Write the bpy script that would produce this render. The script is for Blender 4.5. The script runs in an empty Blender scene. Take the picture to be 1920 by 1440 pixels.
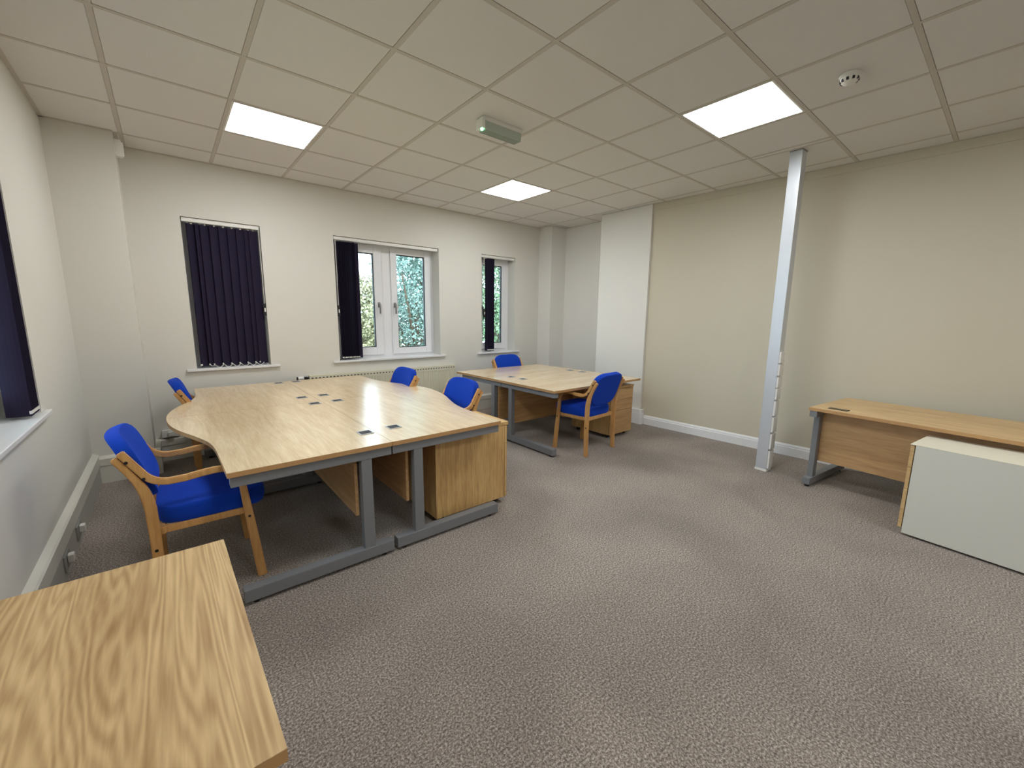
import bpy, bmesh, math, random
from mathutils import Vector, Matrix
random.seed(7)
scene = bpy.context.scene
COL = scene.collection
PI = math.pi

# ------------------------------------------------------------------ helpers
def lin(r, g, b):
    def f(c):
        c /= 255.0
        return c / 12.92 if c <= 0.04045 else ((c + 0.055) / 1.055) ** 2.4
    return (f(r), f(g), f(b), 1.0)

def new_mat(name):
    m = bpy.data.materials.new(name); m.use_nodes = True
    nt = m.node_tree; b = nt.nodes['Principled BSDF']
    return m, nt, b

def plain(name, col, rough=0.5, metal=0.0, spec=0.5, bump=0.0, bscale=200.0, var=0.0, vscale=3.0):
    m, nt, b = new_mat(name)
    b.inputs['Base Color'].default_value = col
    b.inputs['Roughness'].default_value = rough
    b.inputs['Metallic'].default_value = metal
    b.inputs['Specular IOR Level'].default_value = spec
    if bump or var:
        tc = nt.nodes.new('ShaderNodeTexCoord')
    if var:
        n = nt.nodes.new('ShaderNodeTexNoise'); n.inputs['Scale'].default_value = vscale; n.inputs['Detail'].default_value = 4
        nt.links.new(tc.outputs['Object'], n.inputs['Vector'])
        mx = nt.nodes.new('ShaderNodeMix'); mx.data_type = 'RGBA'
        mx.inputs[6].default_value = tuple(c * (1 - var) for c in col[:3]) + (1,)
        mx.inputs[7].default_value = tuple(min(1, c * (1 + var)) for c in col[:3]) + (1,)
        nt.links.new(n.outputs['Fac'], mx.inputs[0]); nt.links.new(mx.outputs[2], b.inputs['Base Color'])
    if bump:
        n2 = nt.nodes.new('ShaderNodeTexNoise'); n2.inputs['Scale'].default_value = bscale; n2.inputs['Detail'].default_value = 3
        nt.links.new(tc.outputs['Object'], n2.inputs['Vector'])
        bp = nt.nodes.new('ShaderNodeBump'); bp.inputs['Strength'].default_value = bump; bp.inputs['Distance'].default_value = 0.002
        nt.links.new(n2.outputs['Fac'], bp.inputs['Height']); nt.links.new(bp.outputs['Normal'], b.inputs['Normal'])
    return m

def wood(name, axis, light, dark, rough=0.35, seed=0.0, freq=1.0, contrast=1.0, spec=0.5, bend=1.0, stretch=0.085, rings=70.0, ringamp=0.13):
    """wood with the grain along the object axis named"""
    m, nt, b = new_mat(name)
    L = nt.links.new
    tc = nt.nodes.new('ShaderNodeTexCoord')
    mp = nt.nodes.new('ShaderNodeMapping')
    sc = {'X': (stretch, 1, 1), 'Y': (1, stretch, 1), 'Z': (1, 1, stretch)}[axis]
    mp.inputs['Scale'].default_value = sc
    mp.inputs['Location'].default_value = (seed, seed * 1.7, seed * 0.6)
    L(tc.outputs['Object'], mp.inputs['Vector'])
    def noise(vec, scale, detail, rough_=0.5):
        n = nt.nodes.new('ShaderNodeTexNoise'); n.inputs['Scale'].default_value = scale; n.inputs['Detail'].default_value = detail; n.inputs['Roughness'].default_value = rough_
        L(vec, n.inputs['Vector']); return n
    def math_(op, x, y):
        n = nt.nodes.new('ShaderNodeMath'); n.operation = op
        for i, v in enumerate((x, y)):
            if v is None: continue
            if isinstance(v, (int, float)): n.inputs[i].default_value = v
            else: L(v, n.inputs[i])
        return n.outputs[0]
    # slow wander of the grain
    n0 = noise(mp.outputs['Vector'], 4.5 * freq, 1.5)
    vm = nt.nodes.new('ShaderNodeVectorMath'); vm.operation = 'SCALE'; vm.inputs['Scale'].default_value = 0.10 * bend
    L(n0.outputs['Color'], vm.inputs[0])
    va = nt.nodes.new('ShaderNodeVectorMath'); va.operation = 'ADD'
    L(mp.outputs['Vector'], va.inputs[0]); L(vm.outputs['Vector'], va.inputs[1])
    v = va.outputs['Vector']
    fine = noise(v, 150 * freq, 3)
    streak = noise(v, 34 * freq, 4, 0.6)
    broad = noise(v, 7 * freq, 3)
    ring = math_('SINE', math_('MULTIPLY', broad.outputs['Fac'], rings), None)
    t = math_('MULTIPLY', math_('SUBTRACT', fine.outputs['Fac'], 0.5), 1.1 * contrast)
    t = math_('ADD', t, math_('MULTIPLY', math_('SUBTRACT', streak.outputs['Fac'], 0.5), 1.5 * contrast))
    t = math_('ADD', t, math_('MULTIPLY', math_('SUBTRACT', broad.outputs['Fac'], 0.5), 0.9 * contrast))
    t = math_('ADD', t, math_('MULTIPLY', ring, ringamp * contrast))
    t = math_('ADD', t, 0.45)
    cr = nt.nodes.new('ShaderNodeMix'); cr.data_type = 'RGBA'; cr.clamp_factor = True
    cr.inputs[6].default_value = light; cr.inputs[7].default_value = dark
    L(t, cr.inputs[0]); L(cr.outputs[2], b.inputs['Base Color'])
    b.inputs['Roughness'].default_value = rough
    b.inputs['Specular IOR Level'].default_value = spec
    bp = nt.nodes.new('ShaderNodeBump'); bp.inputs['Strength'].default_value = 0.04; bp.inputs['Distance'].default_value = 0.001
    L(fine.outputs['Fac'], bp.inputs['Height']); L(bp.outputs['Normal'], b.inputs['Normal'])
    return m

def emit(name, col, strength):
    m, nt, b = new_mat(name)
    b.inputs['Base Color'].default_value = col
    b.inputs['Emission Color'].default_value = col
    b.inputs['Emission Strength'].default_value = strength
    return m

class MB:
    """collects shapes into ONE mesh"""
    def __init__(self): self.bm = bmesh.new()
    def merge(self, bm2, mat=None):
        if mat is not None: bm2.transform(mat)
        me = bpy.data.meshes.new('tmp'); bm2.to_mesh(me); bm2.free()
        self.bm.from_mesh(me); bpy.data.meshes.remove(me); return self
    def box(self, x0, x1, y0, y1, z0, z1, bev=0.0, seg=2, mat=None):
        b = bmesh.new(); bmesh.ops.create_cube(b, size=1)
        for v in b.verts:
            v.co = Vector(((x0 + x1) / 2 + v.co.x * (x1 - x0), (y0 + y1) / 2 + v.co.y * (y1 - y0), (z0 + z1) / 2 + v.co.z * (z1 - z0)))
        if bev: bmesh.ops.bevel(b, geom=b.edges[:], offset=bev, segments=seg, profile=0.7, affect='EDGES')
        return self.merge(b, mat)
    def prism(self, pts, z0, z1, bev=0.0, axis='Z', mat=None):
        """closed outline pts extruded; axis Z: pts are (x,y); axis Y: pts are (x,z), z0..z1 along y; axis X: pts (y,z)"""
        b = bmesh.new()
        def P(p, t):
            return (p[0], p[1], t) if axis == 'Z' else ((p[0], t, p[1]) if axis == 'Y' else (t, p[0], p[1]))
        lo = [b.verts.new(P(p, z0)) for p in pts]; hi = [b.verts.new(P(p, z1)) for p in pts]
        n = len(pts)
        b.faces.new(lo[::-1]); b.faces.new(hi)
        for i in range(n): b.faces.new((lo[i], lo[(i + 1) % n], hi[(i + 1) % n], hi[i]))
        bmesh.ops.recalc_face_normals(b, faces=b.faces[:])
        if bev:
            e = [e for e in b.edges if len(e.link_faces) == 2 and e.calc_face_angle(0) > 0.6]
            bmesh.ops.bevel(b, geom=e, offset=bev, segments=2, profile=0.7, affect='EDGES')
        return self.merge(b, mat)
    def cyl(self, c, r, h, axis='Z', seg=24, r2=None, bev=0.0):
        b = bmesh.new(); bmesh.ops.create_cone(b, cap_ends=True, segments=seg, radius1=r, radius2=r if r2 is None else r2, depth=h)
        if bev: bmesh.ops.bevel(b, geom=[e for e in b.edges if e.calc_face_angle(0) > 0.9], offset=bev, segments=2, affect='EDGES')
        M = Matrix.Translation(c)
        if axis == 'X': M = M @ Matrix.Rotation(PI / 2, 4, 'Y')
        if axis == 'Y': M = M @ Matrix.Rotation(-PI / 2, 4, 'X')
        return self.merge(b, M)
    def lathe(self, prof, c=(0, 0, 0), seg=32):
        b = bmesh.new(); rings = []
        for r, z in prof:
            rings.append([b.verts.new((c[0] + r * math.cos(2 * PI * i / seg), c[1] + r * math.sin(2 * PI * i / seg), c[2] + z)) for i in range(seg)])
        for a, d in zip(rings, rings[1:]):
            for i in range(seg): b.faces.new((a[i], a[(i + 1) % seg], d[(i + 1) % seg], d[i]))
        b.faces.new(rings[0]); b.faces.new(rings[-1])
        bmesh.ops.recalc_face_normals(b, faces=b.faces[:])
        return self.merge(b)
    def ribbon(self, pts, widths, y0, y1, bev=0.004):
        """profile polyline in (x,z) with full widths, extruded y0..y1"""
        L, R = [], []
        n = len(pts)
        for i in range(n):
            a = Vector(pts[max(0, i - 1)]); c = Vector(pts[min(n - 1, i + 1)])
            t = (c - a).normalized(); nn = Vector((-t.y, t.x)); p = Vector(pts[i]); w = widths[i] / 2
            L.append(p + nn * w); R.append(p - nn * w)
        b = bmesh.new()
        A = [[b.verts.new((p.x, y, p.y)) for p in S] for S in (L, R) for y in (y0, y1)]
        l0, l1, r0, r1 = A
        for i in range(n - 1):
            b.faces.new((l0[i], l0[i + 1], l1[i + 1], l1[i])); b.faces.new((r0[i], r1[i], r1[i + 1], r0[i + 1]))
            b.faces.new((l0[i], r0[i], r0[i + 1], l0[i + 1])); b.faces.new((l1[i], l1[i + 1], r1[i + 1], r1[i]))
        for k in (0, n - 1): b.faces.new((l0[k], l1[k], r1[k], r0[k]))
        bmesh.ops.recalc_face_normals(b, faces=b.faces[:])
        if bev:
            e = [e for e in b.edges if len(e.link_faces) == 2 and e.calc_face_angle(0) > 0.9]
            bmesh.ops.bevel(b, geom=e, offset=bev, segments=2, affect='EDGES')
        return self.merge(b)
    def tube(self, pts, r, seg=6):
        b = bmesh.new(); rings = []
        n = len(pts)
        for i, p in enumerate(pts):
            p = Vector(p); t = (Vector(pts[min(n - 1, i + 1)]) - Vector(pts[max(0, i - 1)])).normalized()
            u = t.cross(Vector((0, 0, 1)));
            if u.length < 1e-3: u = t.cross(Vector((0, 1, 0)))
            u.normalize(); v = t.cross(u)
            rr = r[i] if isinstance(r, (list, tuple)) else r
            rings.append([b.verts.new(p + (u * math.cos(2 * PI * k / seg) + v * math.sin(2 * PI * k / seg)) * rr) for k in range(seg)])
        for a, d in zip(rings, rings[1:]):
            for k in range(seg): b.faces.new((a[k], a[(k + 1) % seg], d[(k + 1) % seg], d[k]))
        b.faces.new(rings[0]); b.faces.new(rings[-1]); bmesh.ops.recalc_face_normals(b, faces=b.faces[:])
        return self.merge(b)
    def rot(self, ang, axis='Z', about=(0, 0, 0)):
        self.bm.transform(Matrix.Translation(about) @ Matrix.Rotation(ang, 4, axis) @ Matrix.Translation(-Vector(about))); return self
    def build(self, name, mat, parent=None, smooth=False):
        me = bpy.data.meshes.new(name); self.bm.to_mesh(me); self.bm.free()
        me.materials.append(mat)
        for p in me.polygons: p.use_smooth = smooth
        if smooth:
            try: me.set_sharp_from_angle(angle=math.radians(40))
            except Exception: pass
        o = bpy.data.objects.new(name, me); COL.objects.link(o)
        if parent: o.parent = parent
        return o

def tag(o, label=None, cat=None, group=None, kind=None):
    if label: o['label'] = label
    if cat: o['category'] = cat
    if group: o['group'] = group
    if kind: o['kind'] = kind
    return o
def thing(name, label, cat, loc=(0, 0, 0), rz=0.0, group=None):
    o = bpy.data.objects.new(name, None); COL.objects.link(o); o.empty_display_size = 0.1
    o.location = loc; o.rotation_euler = (0, 0, rz)
    return tag(o, label, cat, group)
def structure(mb, name, mat, parent=None):
    o = mb.build(name, mat, parent)
    if not parent: o['kind'] = 'structure'
    return o
def copy_tree(o, parent=None):
    kids = list(o.children)
    c = o.copy(); COL.objects.link(c)
    if parent is not None: c.parent = parent
    for ch in kids: copy_tree(ch, c)
    return c

# ------------------------------------------------------------------ materials
OFFWHITE = plain('wall_offwhite', lin(216, 213, 204), 0.9, bump=0.12, bscale=160, spec=0.2)
CREAM = plain('wall_cream', lin(202, 194, 174), 0.9, bump=0.12, bscale=160, spec=0.2)
PIERWHITE = plain('wall_pier_white', lin(222, 219, 212), 0.9, bump=0.1, bscale=160, spec=0.2)
TILE = plain('ceiling_tile', lin(222, 219, 216), 0.95, bump=0.35, bscale=260, var=0.05, vscale=300, spec=0.1)
TBAR = plain('ceiling_bar', lin(196, 189, 180), 0.6)
WHITEGLOSS = plain('white_gloss_paint', lin(228, 228, 228), 0.35)
TRUNK = plain('trunking_cream', lin(215, 212, 200), 0.45)
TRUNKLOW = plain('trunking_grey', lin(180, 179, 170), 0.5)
UPVC = plain('white_upvc', lin(232, 232, 234), 0.3)
GASKET = plain('black_gasket', lin(18, 18, 20), 0.6)
NAVY = plain('navy_blind_fabric', lin(42, 36, 55), 0.9, bump=0.2, bscale=600, spec=0.15)
WHITEPL = plain('white_plastic', lin(228, 226, 220), 0.4)
BLACKPL = plain('black_plastic', lin(22, 22, 23), 0.45)
CHROME = plain('satin_metal', lin(150, 150, 152), 0.3, metal=0.9)
GREYMET = plain('grey_powder_coat', lin(120, 121, 124), 0.4, metal=0.0, spec=0.5)
SILVER = plain('silver_aluminium', lin(202, 205, 210), 0.38, metal=0.35, var=0.03, vscale=12)
PORTRING = plain('silver_ring', lin(190, 192, 196), 0.3, metal=0.3)
PORTCAP = plain('charcoal_cap', lin(38, 35, 36), 0.6)
RADI = plain('radiator_cream', lin(216, 211, 188), 0.4)
BEIGE = plain('beige_metal', lin(216, 214, 203), 0.5, bump=0.1, bscale=500)
LITTOP = plain('beige_metal_top_lit', lin(228, 222, 202), 0.45)  # light from above put into the colour, paler than the carcass beige

OAKL, OAKD = lin(234, 212, 174), lin(206, 174, 130)
DESKY = wood('oak_laminate_along_y', 'Y', OAKL, OAKD, rough=0.3, seed=1.3, freq=0.8, contrast=1.0)
DESKX = wood('oak_laminate_along_x', 'X', OAKL, OAKD, rough=0.22, seed=4.1, freq=0.8, contrast=1.0)
EDGE = plain('oak_edging', lin(182, 140, 92), 0.45, var=0.1, vscale=30)
NEAROAK = wood('oak_woodgrain_near', 'Y', lin(208, 178, 130), lin(150, 116, 72), rough=0.42, seed=2.2, freq=0.85, contrast=0.72, bend=1.5, spec=0.4, stretch=0.07, rings=190.0, ringamp=0.30)
RDESK = wood('oak_laminate_right_desk', 'Y', lin(222, 190, 138), lin(182, 144, 94), rough=0.35, seed=6.4, freq=0.7, contrast=0.8)
OAKZ = wood('oak_laminate_upright', 'Z', lin(218, 182, 122), lin(174, 132, 80), rough=0.45, seed=3.3, freq=0.8, contrast=0.9)
PANELX = wood('oak_panel_along_x', 'X', lin(200, 160, 110), lin(158, 118, 74), rough=0.4, seed=5.9, freq=0.7, contrast=0.8)
PANELY = wood('oak_panel_along_y', 'Y', lin(208, 170, 122), lin(168, 128, 84), rough=0.4, seed=7.7, freq=0.7, contrast=0.8)
BEECH = wood('beech_chair', 'Z', lin(212, 164, 104), lin(178, 128, 72), rough=0.4, seed=0.7, freq=1.2, contrast=0.7)

for _m in (DESKY, DESKX):
    _b = _m.node_tree.nodes['Principled BSDF']; _b.inputs['Coat Weight'].default_value = 0.6; _b.inputs['Coat Roughness'].default_value = 0.24; _b.inputs['Coat IOR'].default_value = 1.5

def fabric_mat():
    m, nt, b = new_mat('blue_seat_fabric'); L = nt.links.new
    tc = nt.nodes.new('ShaderNodeTexCoord')
    n = nt.nodes.new('ShaderNodeTexNoise'); n.inputs['Scale'].default_value = 450; n.inputs['Detail'].default_value = 2
    L(tc.outputs['Object'], n.inputs['Vector'])
    mx = nt.nodes.new('ShaderNodeMix'); mx.data_type = 'RGBA'
    mx.inputs[6].default_value = lin(4, 37, 128); mx.inputs[7].default_value = lin(14, 72, 198)
    L(n.outputs['Fac'], mx.inputs[0]); L(mx.outputs[2], b.inputs['Base Color'])
    b.inputs['Roughness'].default_value = 0.85; b.inputs['Specular IOR Level'].default_value = 0.2
    b.inputs['Sheen Weight'].default_value = 0.35; b.inputs['Sheen Tint'].default_value = lin(70, 110, 255)
    bp = nt.nodes.new('ShaderNodeBump'); bp.inputs['Strength'].default_value = 0.25; bp.inputs['Distance'].default_value = 0.001
    L(n.outputs['Fac'], bp.inputs['Height']); L(bp.outputs['Normal'], b.inputs['Normal'])
    return m
BLUE = fabric_mat()

def carpet_mat():
    m, nt, b = new_mat('carpet_pile'); L = nt.links.new
    tc = nt.nodes.new('ShaderNodeTexCoord')
    n = nt.nodes.new('ShaderNodeTexNoise'); n.inputs['Scale'].default_value = 125; n.inputs['Detail'].default_value = 6; n.inputs['Roughness'].default_value = 0.78
    L(tc.outputs['Object'], n.inputs['Vector'])
    cr = nt.nodes.new('ShaderNodeValToRGB')
    e = cr.color_ramp.elements
    e[0].position = 0.36; e[0].color = lin(70, 60, 54)
    e[1].position = 0.64; e[1].color = lin(218, 207, 196)
    x = e.new(0.5); x.color = lin(144, 132, 122)
    L(n.outputs['Fac'], cr.inputs['Fac'])
    # worn, flattened and slightly soiled patches
    n2 = nt.nodes.new('ShaderNodeTexNoise'); n2.inputs['Scale'].default_value = 1.15; n2.inputs['Detail'].default_value = 3; n2.inputs['Distortion'].default_value = 0.4
    L(tc.outputs['Object'], n2.inputs['Vector'])
    mr = nt.nodes.new('ShaderNodeMapRange'); mr.inputs[1].default_value = 0.35; mr.inputs[2].default_value = 0.62; mr.inputs[3].default_value = 0.80; mr.inputs[4].default_value = 1.06
    L(n2.outputs['Fac'], mr.inputs[0])
    mu = nt.nodes.new('ShaderNodeMix'); mu.data_type = 'RGBA'; mu.blend_type = 'MULTIPLY'; mu.inputs[0].default_value = 1.0
    L(cr.outputs['Color'], mu.inputs[6]); L(mr.outputs[0], mu.inputs[7])
    L(mu.outputs[2], b.inputs['Base Color'])
    b.inputs['Roughness'].default_value = 0.95; b.inputs['Specular IOR Level'].default_value = 0.1
    b.inputs['Sheen Weight'].default_value = 0.15
    bp = nt.nodes.new('ShaderNodeBump'); bp.inputs['Strength'].default_value = 0.8; bp.inputs['Distance'].default_value = 0.006
    L(n.outputs['Fac'], bp.inputs['Height']); L(bp.outputs['Normal'], b.inputs['Normal'])
    return m
CARPET = carpet_mat()

def glass_mat():
    m = bpy.data.materials.new('window_glass'); m.use_nodes = True; nt = m.node_tree; nt.nodes.clear(); L = nt.links.new
    out = nt.nodes.new('ShaderNodeOutputMaterial'); mix = nt.nodes.new('ShaderNodeMixShader')
    tr = nt.nodes.new('ShaderNodeBsdfTransparent'); tr.inputs['Color'].default_value = (0.93, 0.97, 0.96, 1)
    gl = nt.nodes.new('ShaderNodeBsdfGlossy'); gl.inputs['Roughness'].default_value = 0.02
    fr = nt.nodes.new('ShaderNodeFresnel'); fr.inputs['IOR'].default_value = 1.45
    L(fr.outputs[0], mix.inputs[0]); L(tr.outputs[0], mix.inputs[1]); L(gl.outputs[0], mix.inputs[2]); L(mix.outputs[0], out.inputs['Surface'])
    return m
GLASS = glass_mat()

def leaf_mat(name, c1, c2):
    m, nt, b = new_mat(name); L = nt.links.new
    g = nt.nodes.new('ShaderNodeNewGeometry')
    mx = nt.nodes.new('ShaderNodeMix'); mx.data_type = 'RGBA'; mx.inputs[6].default_value = c1; mx.inputs[7].default_value = c2
    L(g.outputs['Random Per Island'], mx.inputs[0]); L(mx.outputs[2], b.inputs['Base Color'])
    b.inputs['Roughness'].default_value = 0.6
    try:
        b.inputs['Transmission Weight'].default_value = 0.0
    except Exception: pass
    return m
BARK = plain('tree_bark', lin(92, 74, 60), 0.9, bump=0.5, bscale=30)

# ------------------------------------------------------------------ room shell
H = 2.78
XL = -0.565; YB = 5.03; YR = -2.7
def xr(y): return 4.915 - 0.0445 * y        # right wall runs very slightly askew
f = MB(); f.box(-0.9, 5.4, YR - 0.2, 5.34, -0.12, 0.0); structure(f, 'floor', CARPET)

# ceiling: recessed tiles + bars
c = MB()
GX = [1.064 + 0.6 * k for k in range(-4, 9)]; GY = [2.283 + 0.6 * j for j in range(-9, 6)]
panels = [(3, 2), (-1, 2), (3, -2), (-1, -2), (3, -6), (-1, -6)]  # front-left and rear panels are unseen grid repeats, rear ones added for brightness
pset = set(panels)
for k in range(-3, 7):
    for j in range(-9, 5):
        if (k, j) in pset: continue
        x0, x1 = max(1.064 + 0.6 * k, XL), min(1.064 + 0.6 * k + 0.6, 5.2); y0, y1 = 2.283 + 0.6 * j, min(2.283 + 0.6 * j + 0.6, YB)
        if x1 - x0 < 0.02 or y1 - y0 < 0.02: continue
        c.box(x0 + 0.0125, x1 - 0.0125, y0 + 0.0125, y1 - 0.0125, H + 0.001, H + 0.03, 0.003, 1)
structure(c, 'ceiling', TILE)
c = MB()
for k in range(-2, 7):
    X = 1.064 + 0.6 * k; c.box(X - 0.012, X + 0.012, YR, YB, H, H + 0.03)
for j in range(-8, 5):
    Y = 2.283 + 0.6 * j; c.box(XL, 5.1, Y - 0.012, Y + 0.012, H - 0.0006, H + 0.03)
c.box(4.115, 4.137, 1.083, 1.683, H - 0.0005, H + 0.03)
structure(c, 'trim_1', TBAR)
c = MB()    # slab above the tiles
c.box(-0.9, 5.4, YR - 0.2, 5.34, H + 0.06, H + 0.2); structure(c, 'ceiling_slab', TILE)

# left wall with a window opening (y 2.05..3.30)
LW0, LW1, WZ0, WZ1 = 1.75, 3.30, 0.86, 2.275
w = MB()
w.box(XL - 0.3, XL, YR - 0.2, LW0, 0, H + 0.06); w.box(XL - 0.3, XL, LW1, YB + 0.3, 0, H + 0.06)
w.box(XL - 0.3, XL, LW0, LW1, 0, WZ0 - 0.02); w.box(XL - 0.3, XL, LW0, LW1, WZ1, H + 0.06)
w.box(XL, -0.18, 4.666, YB, 0, H - 0.002)          # corner pier
structure(w, 'wall_left', OFFWHITE)
# back wall, three openings
OP = [(0.19, 0.825), (1.54, 2.885), (3.586, 4.222)]
w = MB(); xs = [XL] + [v for o in OP for v in o] + [5.3]
for i in range(0, len(xs), 2): w.box(xs[i], xs[i + 1], YB, YB + 0.3, 0, H + 0.06)
for a, b_ in OP:
    w.box(a, b_, YB, YB + 0.3, 0, WZ0 - 0.02); w.box(a, b_, YB, YB + 0.3, WZ1, H + 0.06)
structure(w, 'wall_back', OFFWHITE)
# right-hand corner: small pier, recess, big pier
w = MB(); w.box(4.72, 5.3, 4.755, YB, 0, H - 0.002); w.box(5.04, 5.3, 3.04, 4.755, 0, H - 0.002); structure(w, 'wall_corner', PIERWHITE)
w = MB(); w.box(4.745, 5.3, 3.04, 3.82, 0, H - 0.003, 0.004, 2); structure(w, 'wall_pier', PIERWHITE)
w = MB(); w.prism([(xr(3.04), 3.04), (xr(YR), YR), (5.4, YR), (5.4, 3.04)], 0, H + 0.06); structure(w, 'wall_right', CREAM)
w = MB(); w.box(XL - 0.3, 5.4, YR - 0.2, YR, 0, H + 0.06); structure(w, 'wall_rear', OFFWHITE)

# perimeter angles at the ceiling, and the thin batten along the right wall
w = MB()
w.box(XL, -0.18, 4.642, 4.666, H - 0.003, H + 0.02); w.box(-0.18, 4.72, YB - 0.024, YB, H - 0.003, H + 0.02)
w.box(XL, XL + 0.024, YR, 4.666, H - 0.003, H + 0.02); w.box(-0.18, -0.156, 4.666, YB, H - 0.003, H + 0.02)
w.prism([(xr(3.04), 3.04), (xr(YR), YR), (xr(YR) - 0.024, YR), (xr(3.04) - 0.024, 3.04)], H - 0.003, H + 0.02)
structure(w, 'trim_2', TBAR)
w = MB(); w.prism([(xr(3.04), 3.04), (xr(YR), YR), (xr(YR) - 0.008, YR), (xr(3.04) - 0.008, 3.04)], H - 0.075, H - 0.003)
structure(w, 'trim_3', CREAM)

# skirting right: board with moulded top
sk = [(0, 0), (-0.018, 0), (-0.018, 0.085), (-0.013, 0.092), (-0.013, 0.102), (-0.008, 0.112), (-0.004, 0.12), (0, 0.12)]
def sweep_wall(name, y0, y1, prof, xf, mat):
    b = bmesh.new()
    A = [b.verts.new((xf(y0) + p[0], y0, p[1])) for p in prof]; B = [b.verts.new((xf(y1) + p[0], y1, p[1])) for p in prof]
    n = len(prof)
    for i in range(n): b.faces.new((A[i], A[(i + 1) % n], B[(i + 1) % n], B[i]))
    b.faces.new(A[::-1]); b.faces.new(B); bmesh.ops.recalc_face_normals(b, faces=b.faces[:])
    m = MB(); m.merge(b); return structure(m, name, mat)
sweep_wall('baseboard_right', YR, 3.035, sk, xr, WHITEGLOSS)

# dado trunking: left wall, pier face, back wall, big pier
tp = [(0, 0.05), (0.030, 0.05), (0.030, 0.145), (0.037, 0.150), (0.037, 0.232), (0.028, 0.240), (0, 0.252)]
b = MB(); b.prism([(XL + p[0], p[1]) for p in tp], YR, 4.666, axis='Y')
lo = structure(b, 'baseboard_left', TRUNK)
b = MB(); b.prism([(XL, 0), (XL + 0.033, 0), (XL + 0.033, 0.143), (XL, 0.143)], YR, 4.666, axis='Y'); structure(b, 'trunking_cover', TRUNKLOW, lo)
tb = [(0, 0.0), (-0.032, 0.0), (-0.032, 0.145), (-0.038, 0.150), (-0.038, 0.205), (-0.028, 0.215), (0, 0.225)]
b = MB(); b.prism([(4.666 + p[0], p[1]) for p in tb], XL + 0.03, -0.18 + 0.038, axis='X'); b.box(-0.18, -0.142, 4.63, YB, 0, 0.215)
b.prism([(YB + p[0], p[1]) for p in tb], -0.142, 4.72, axis='X'); structure(b, 'baseboard_back', TRUNK)
b = MB(); pts = [(4.745, 3.82), (4.705, 3.82), (4.705, 3.03)]
for i in range(7):
    a = PI + i * PI / 12; pts.append((4.735 + 0.03 * math.cos(a), 3.03 + 0.03 * math.sin(a)))
pts += [(xr(3.0) - 0.002, 3.0), (xr(3.04) - 0.002, 3.04), (4.745, 3.04)]
b.prism(pts, 0.0, 0.15); b2 = [(x + (0.004 if x < 4.74 else 0), y + (0.004 if y < 3.02 else 0)) for x, y in pts]
b.prism(b2, 0.15, 0.195, bev=0.004); structure(b, 'trim_4', WHITEGLOSS)

# ------------------------------------------------------------------ windows
def handle(parent, X, Y, Z):
    h = MB(); h.box(X - 0.014, X + 0.014, Y - 0.012, Y, Z - 0.03, Z + 0.035, 0.004)
    h.cyl((X, Y - 0.022, Z + 0.008), 0.010, 0.03, 'Y', 14)
    h.box(X - 0.009, X + 0.009, Y - 0.042, Y - 0.028, Z - 0.11, Z + 0.016, 0.004); h.build('handle', CHROME, parent, True)
def sash(parent, x0, x1, z0, z1, Y, st=0.085, hx=None):
    s = MB()
    s.box(x0, x0 + st, Y, Y + 0.06, z0, z1, 0.004, 1); s.box(x1 - st, x1, Y, Y + 0.06, z0, z1, 0.004, 1)
    s.box(x0 + st - 0.002, x1 - st + 0.002, Y + 0.001, Y + 0.06, z0, z0 + st, 0.004, 1); s.box(x0 + st - 0.002, x1 - st + 0.002, Y + 0.001, Y + 0.06, z1 - st, z1, 0.004, 1)
    so = s.build('sash', UPVC, parent)
    g = MB(); t = 0.009; a0, a1, c0, c1 = x0 + st, x1 - st, z0 + st, z1 - st
    for q in ((a0, a0 + t, c0, c1), (a1 - t, a1, c0, c1), (a0 + t, a1 - t, c0, c0 + t), (a0 + t, a1 - t, c1 - t, c1)):
        g.box(q[0], q[1], Y + 0.02, Y + 0.05, q[2], q[3])
    g.build('gasket', GASKET, so)
    g = MB(); g.box(a0 + 0.001, a1 - 0.001, Y + 0.03, Y + 0.036, c0 + 0.001, c1 - 0.001); g.build('glass', GLASS, so)
    if hx is not None: handle(so, hx, Y, 1.52)
def window(n, x0, x1, sashes, sill=True):
    """in its own frame: opening x0..x1, inner wall face at y=0"""
    Y = 0.16; z0, z1 = WZ0, WZ1
    f = MB(); t = 0.055
    f.box(x0, x0 + t, Y + 0.02, Y + 0.09, z0, z1); f.box(x1 - t, x1, Y + 0.02, Y + 0.09, z0, z1)
    f.box(x0 + t, x1 - t, Y + 0.02, Y + 0.09, z0, z0 + t); f.box(x0 + t, x1 - t, Y + 0.02, Y + 0.09, z1 - t, z1)
    for a, b_ in zip(sashes, sashes[1:]):
        f.box(a[1] - 0.02, b_[0] + 0.02, Y + 0.02, Y + 0.09, z0 + t, z1 - t)
    o = structure(f, 'window_%d' % n, UPVC)
    for s in sashes: sash(o, s[0], s[1], z0 + 0.03, z1 - 0.03, Y, s[3], s[2])
    s = MB(); s.box(x0 - 0.08, x1 + 0.08, -0.03, -0.001, z0 - 0.025, z0, 0.008, 3); s.box(x0 + 0.001, x1 - 0.001, -0.01, Y + 0.03, z0 - 0.019, z0 - 0.0005)
    s.build('sill', WHITEGLOSS, o)
    return o
w1 = window(1, 0.19, 0.825, [(0.235, 0.78, 0.30, 0.085)]); w1.location = (0, YB, 0)
w2 = window(2, 1.54, 2.885, [(1.59, 2.155, 2.105, 0.10), (2.275, 2.84, 2.315, 0.082)]); w2.location = (0, YB, 0)
w3 = window(3, 3.586, 4.222, [(3.63, 4.18, 3.70, 0.09)]); w3.location = (0, YB, 0)
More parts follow.
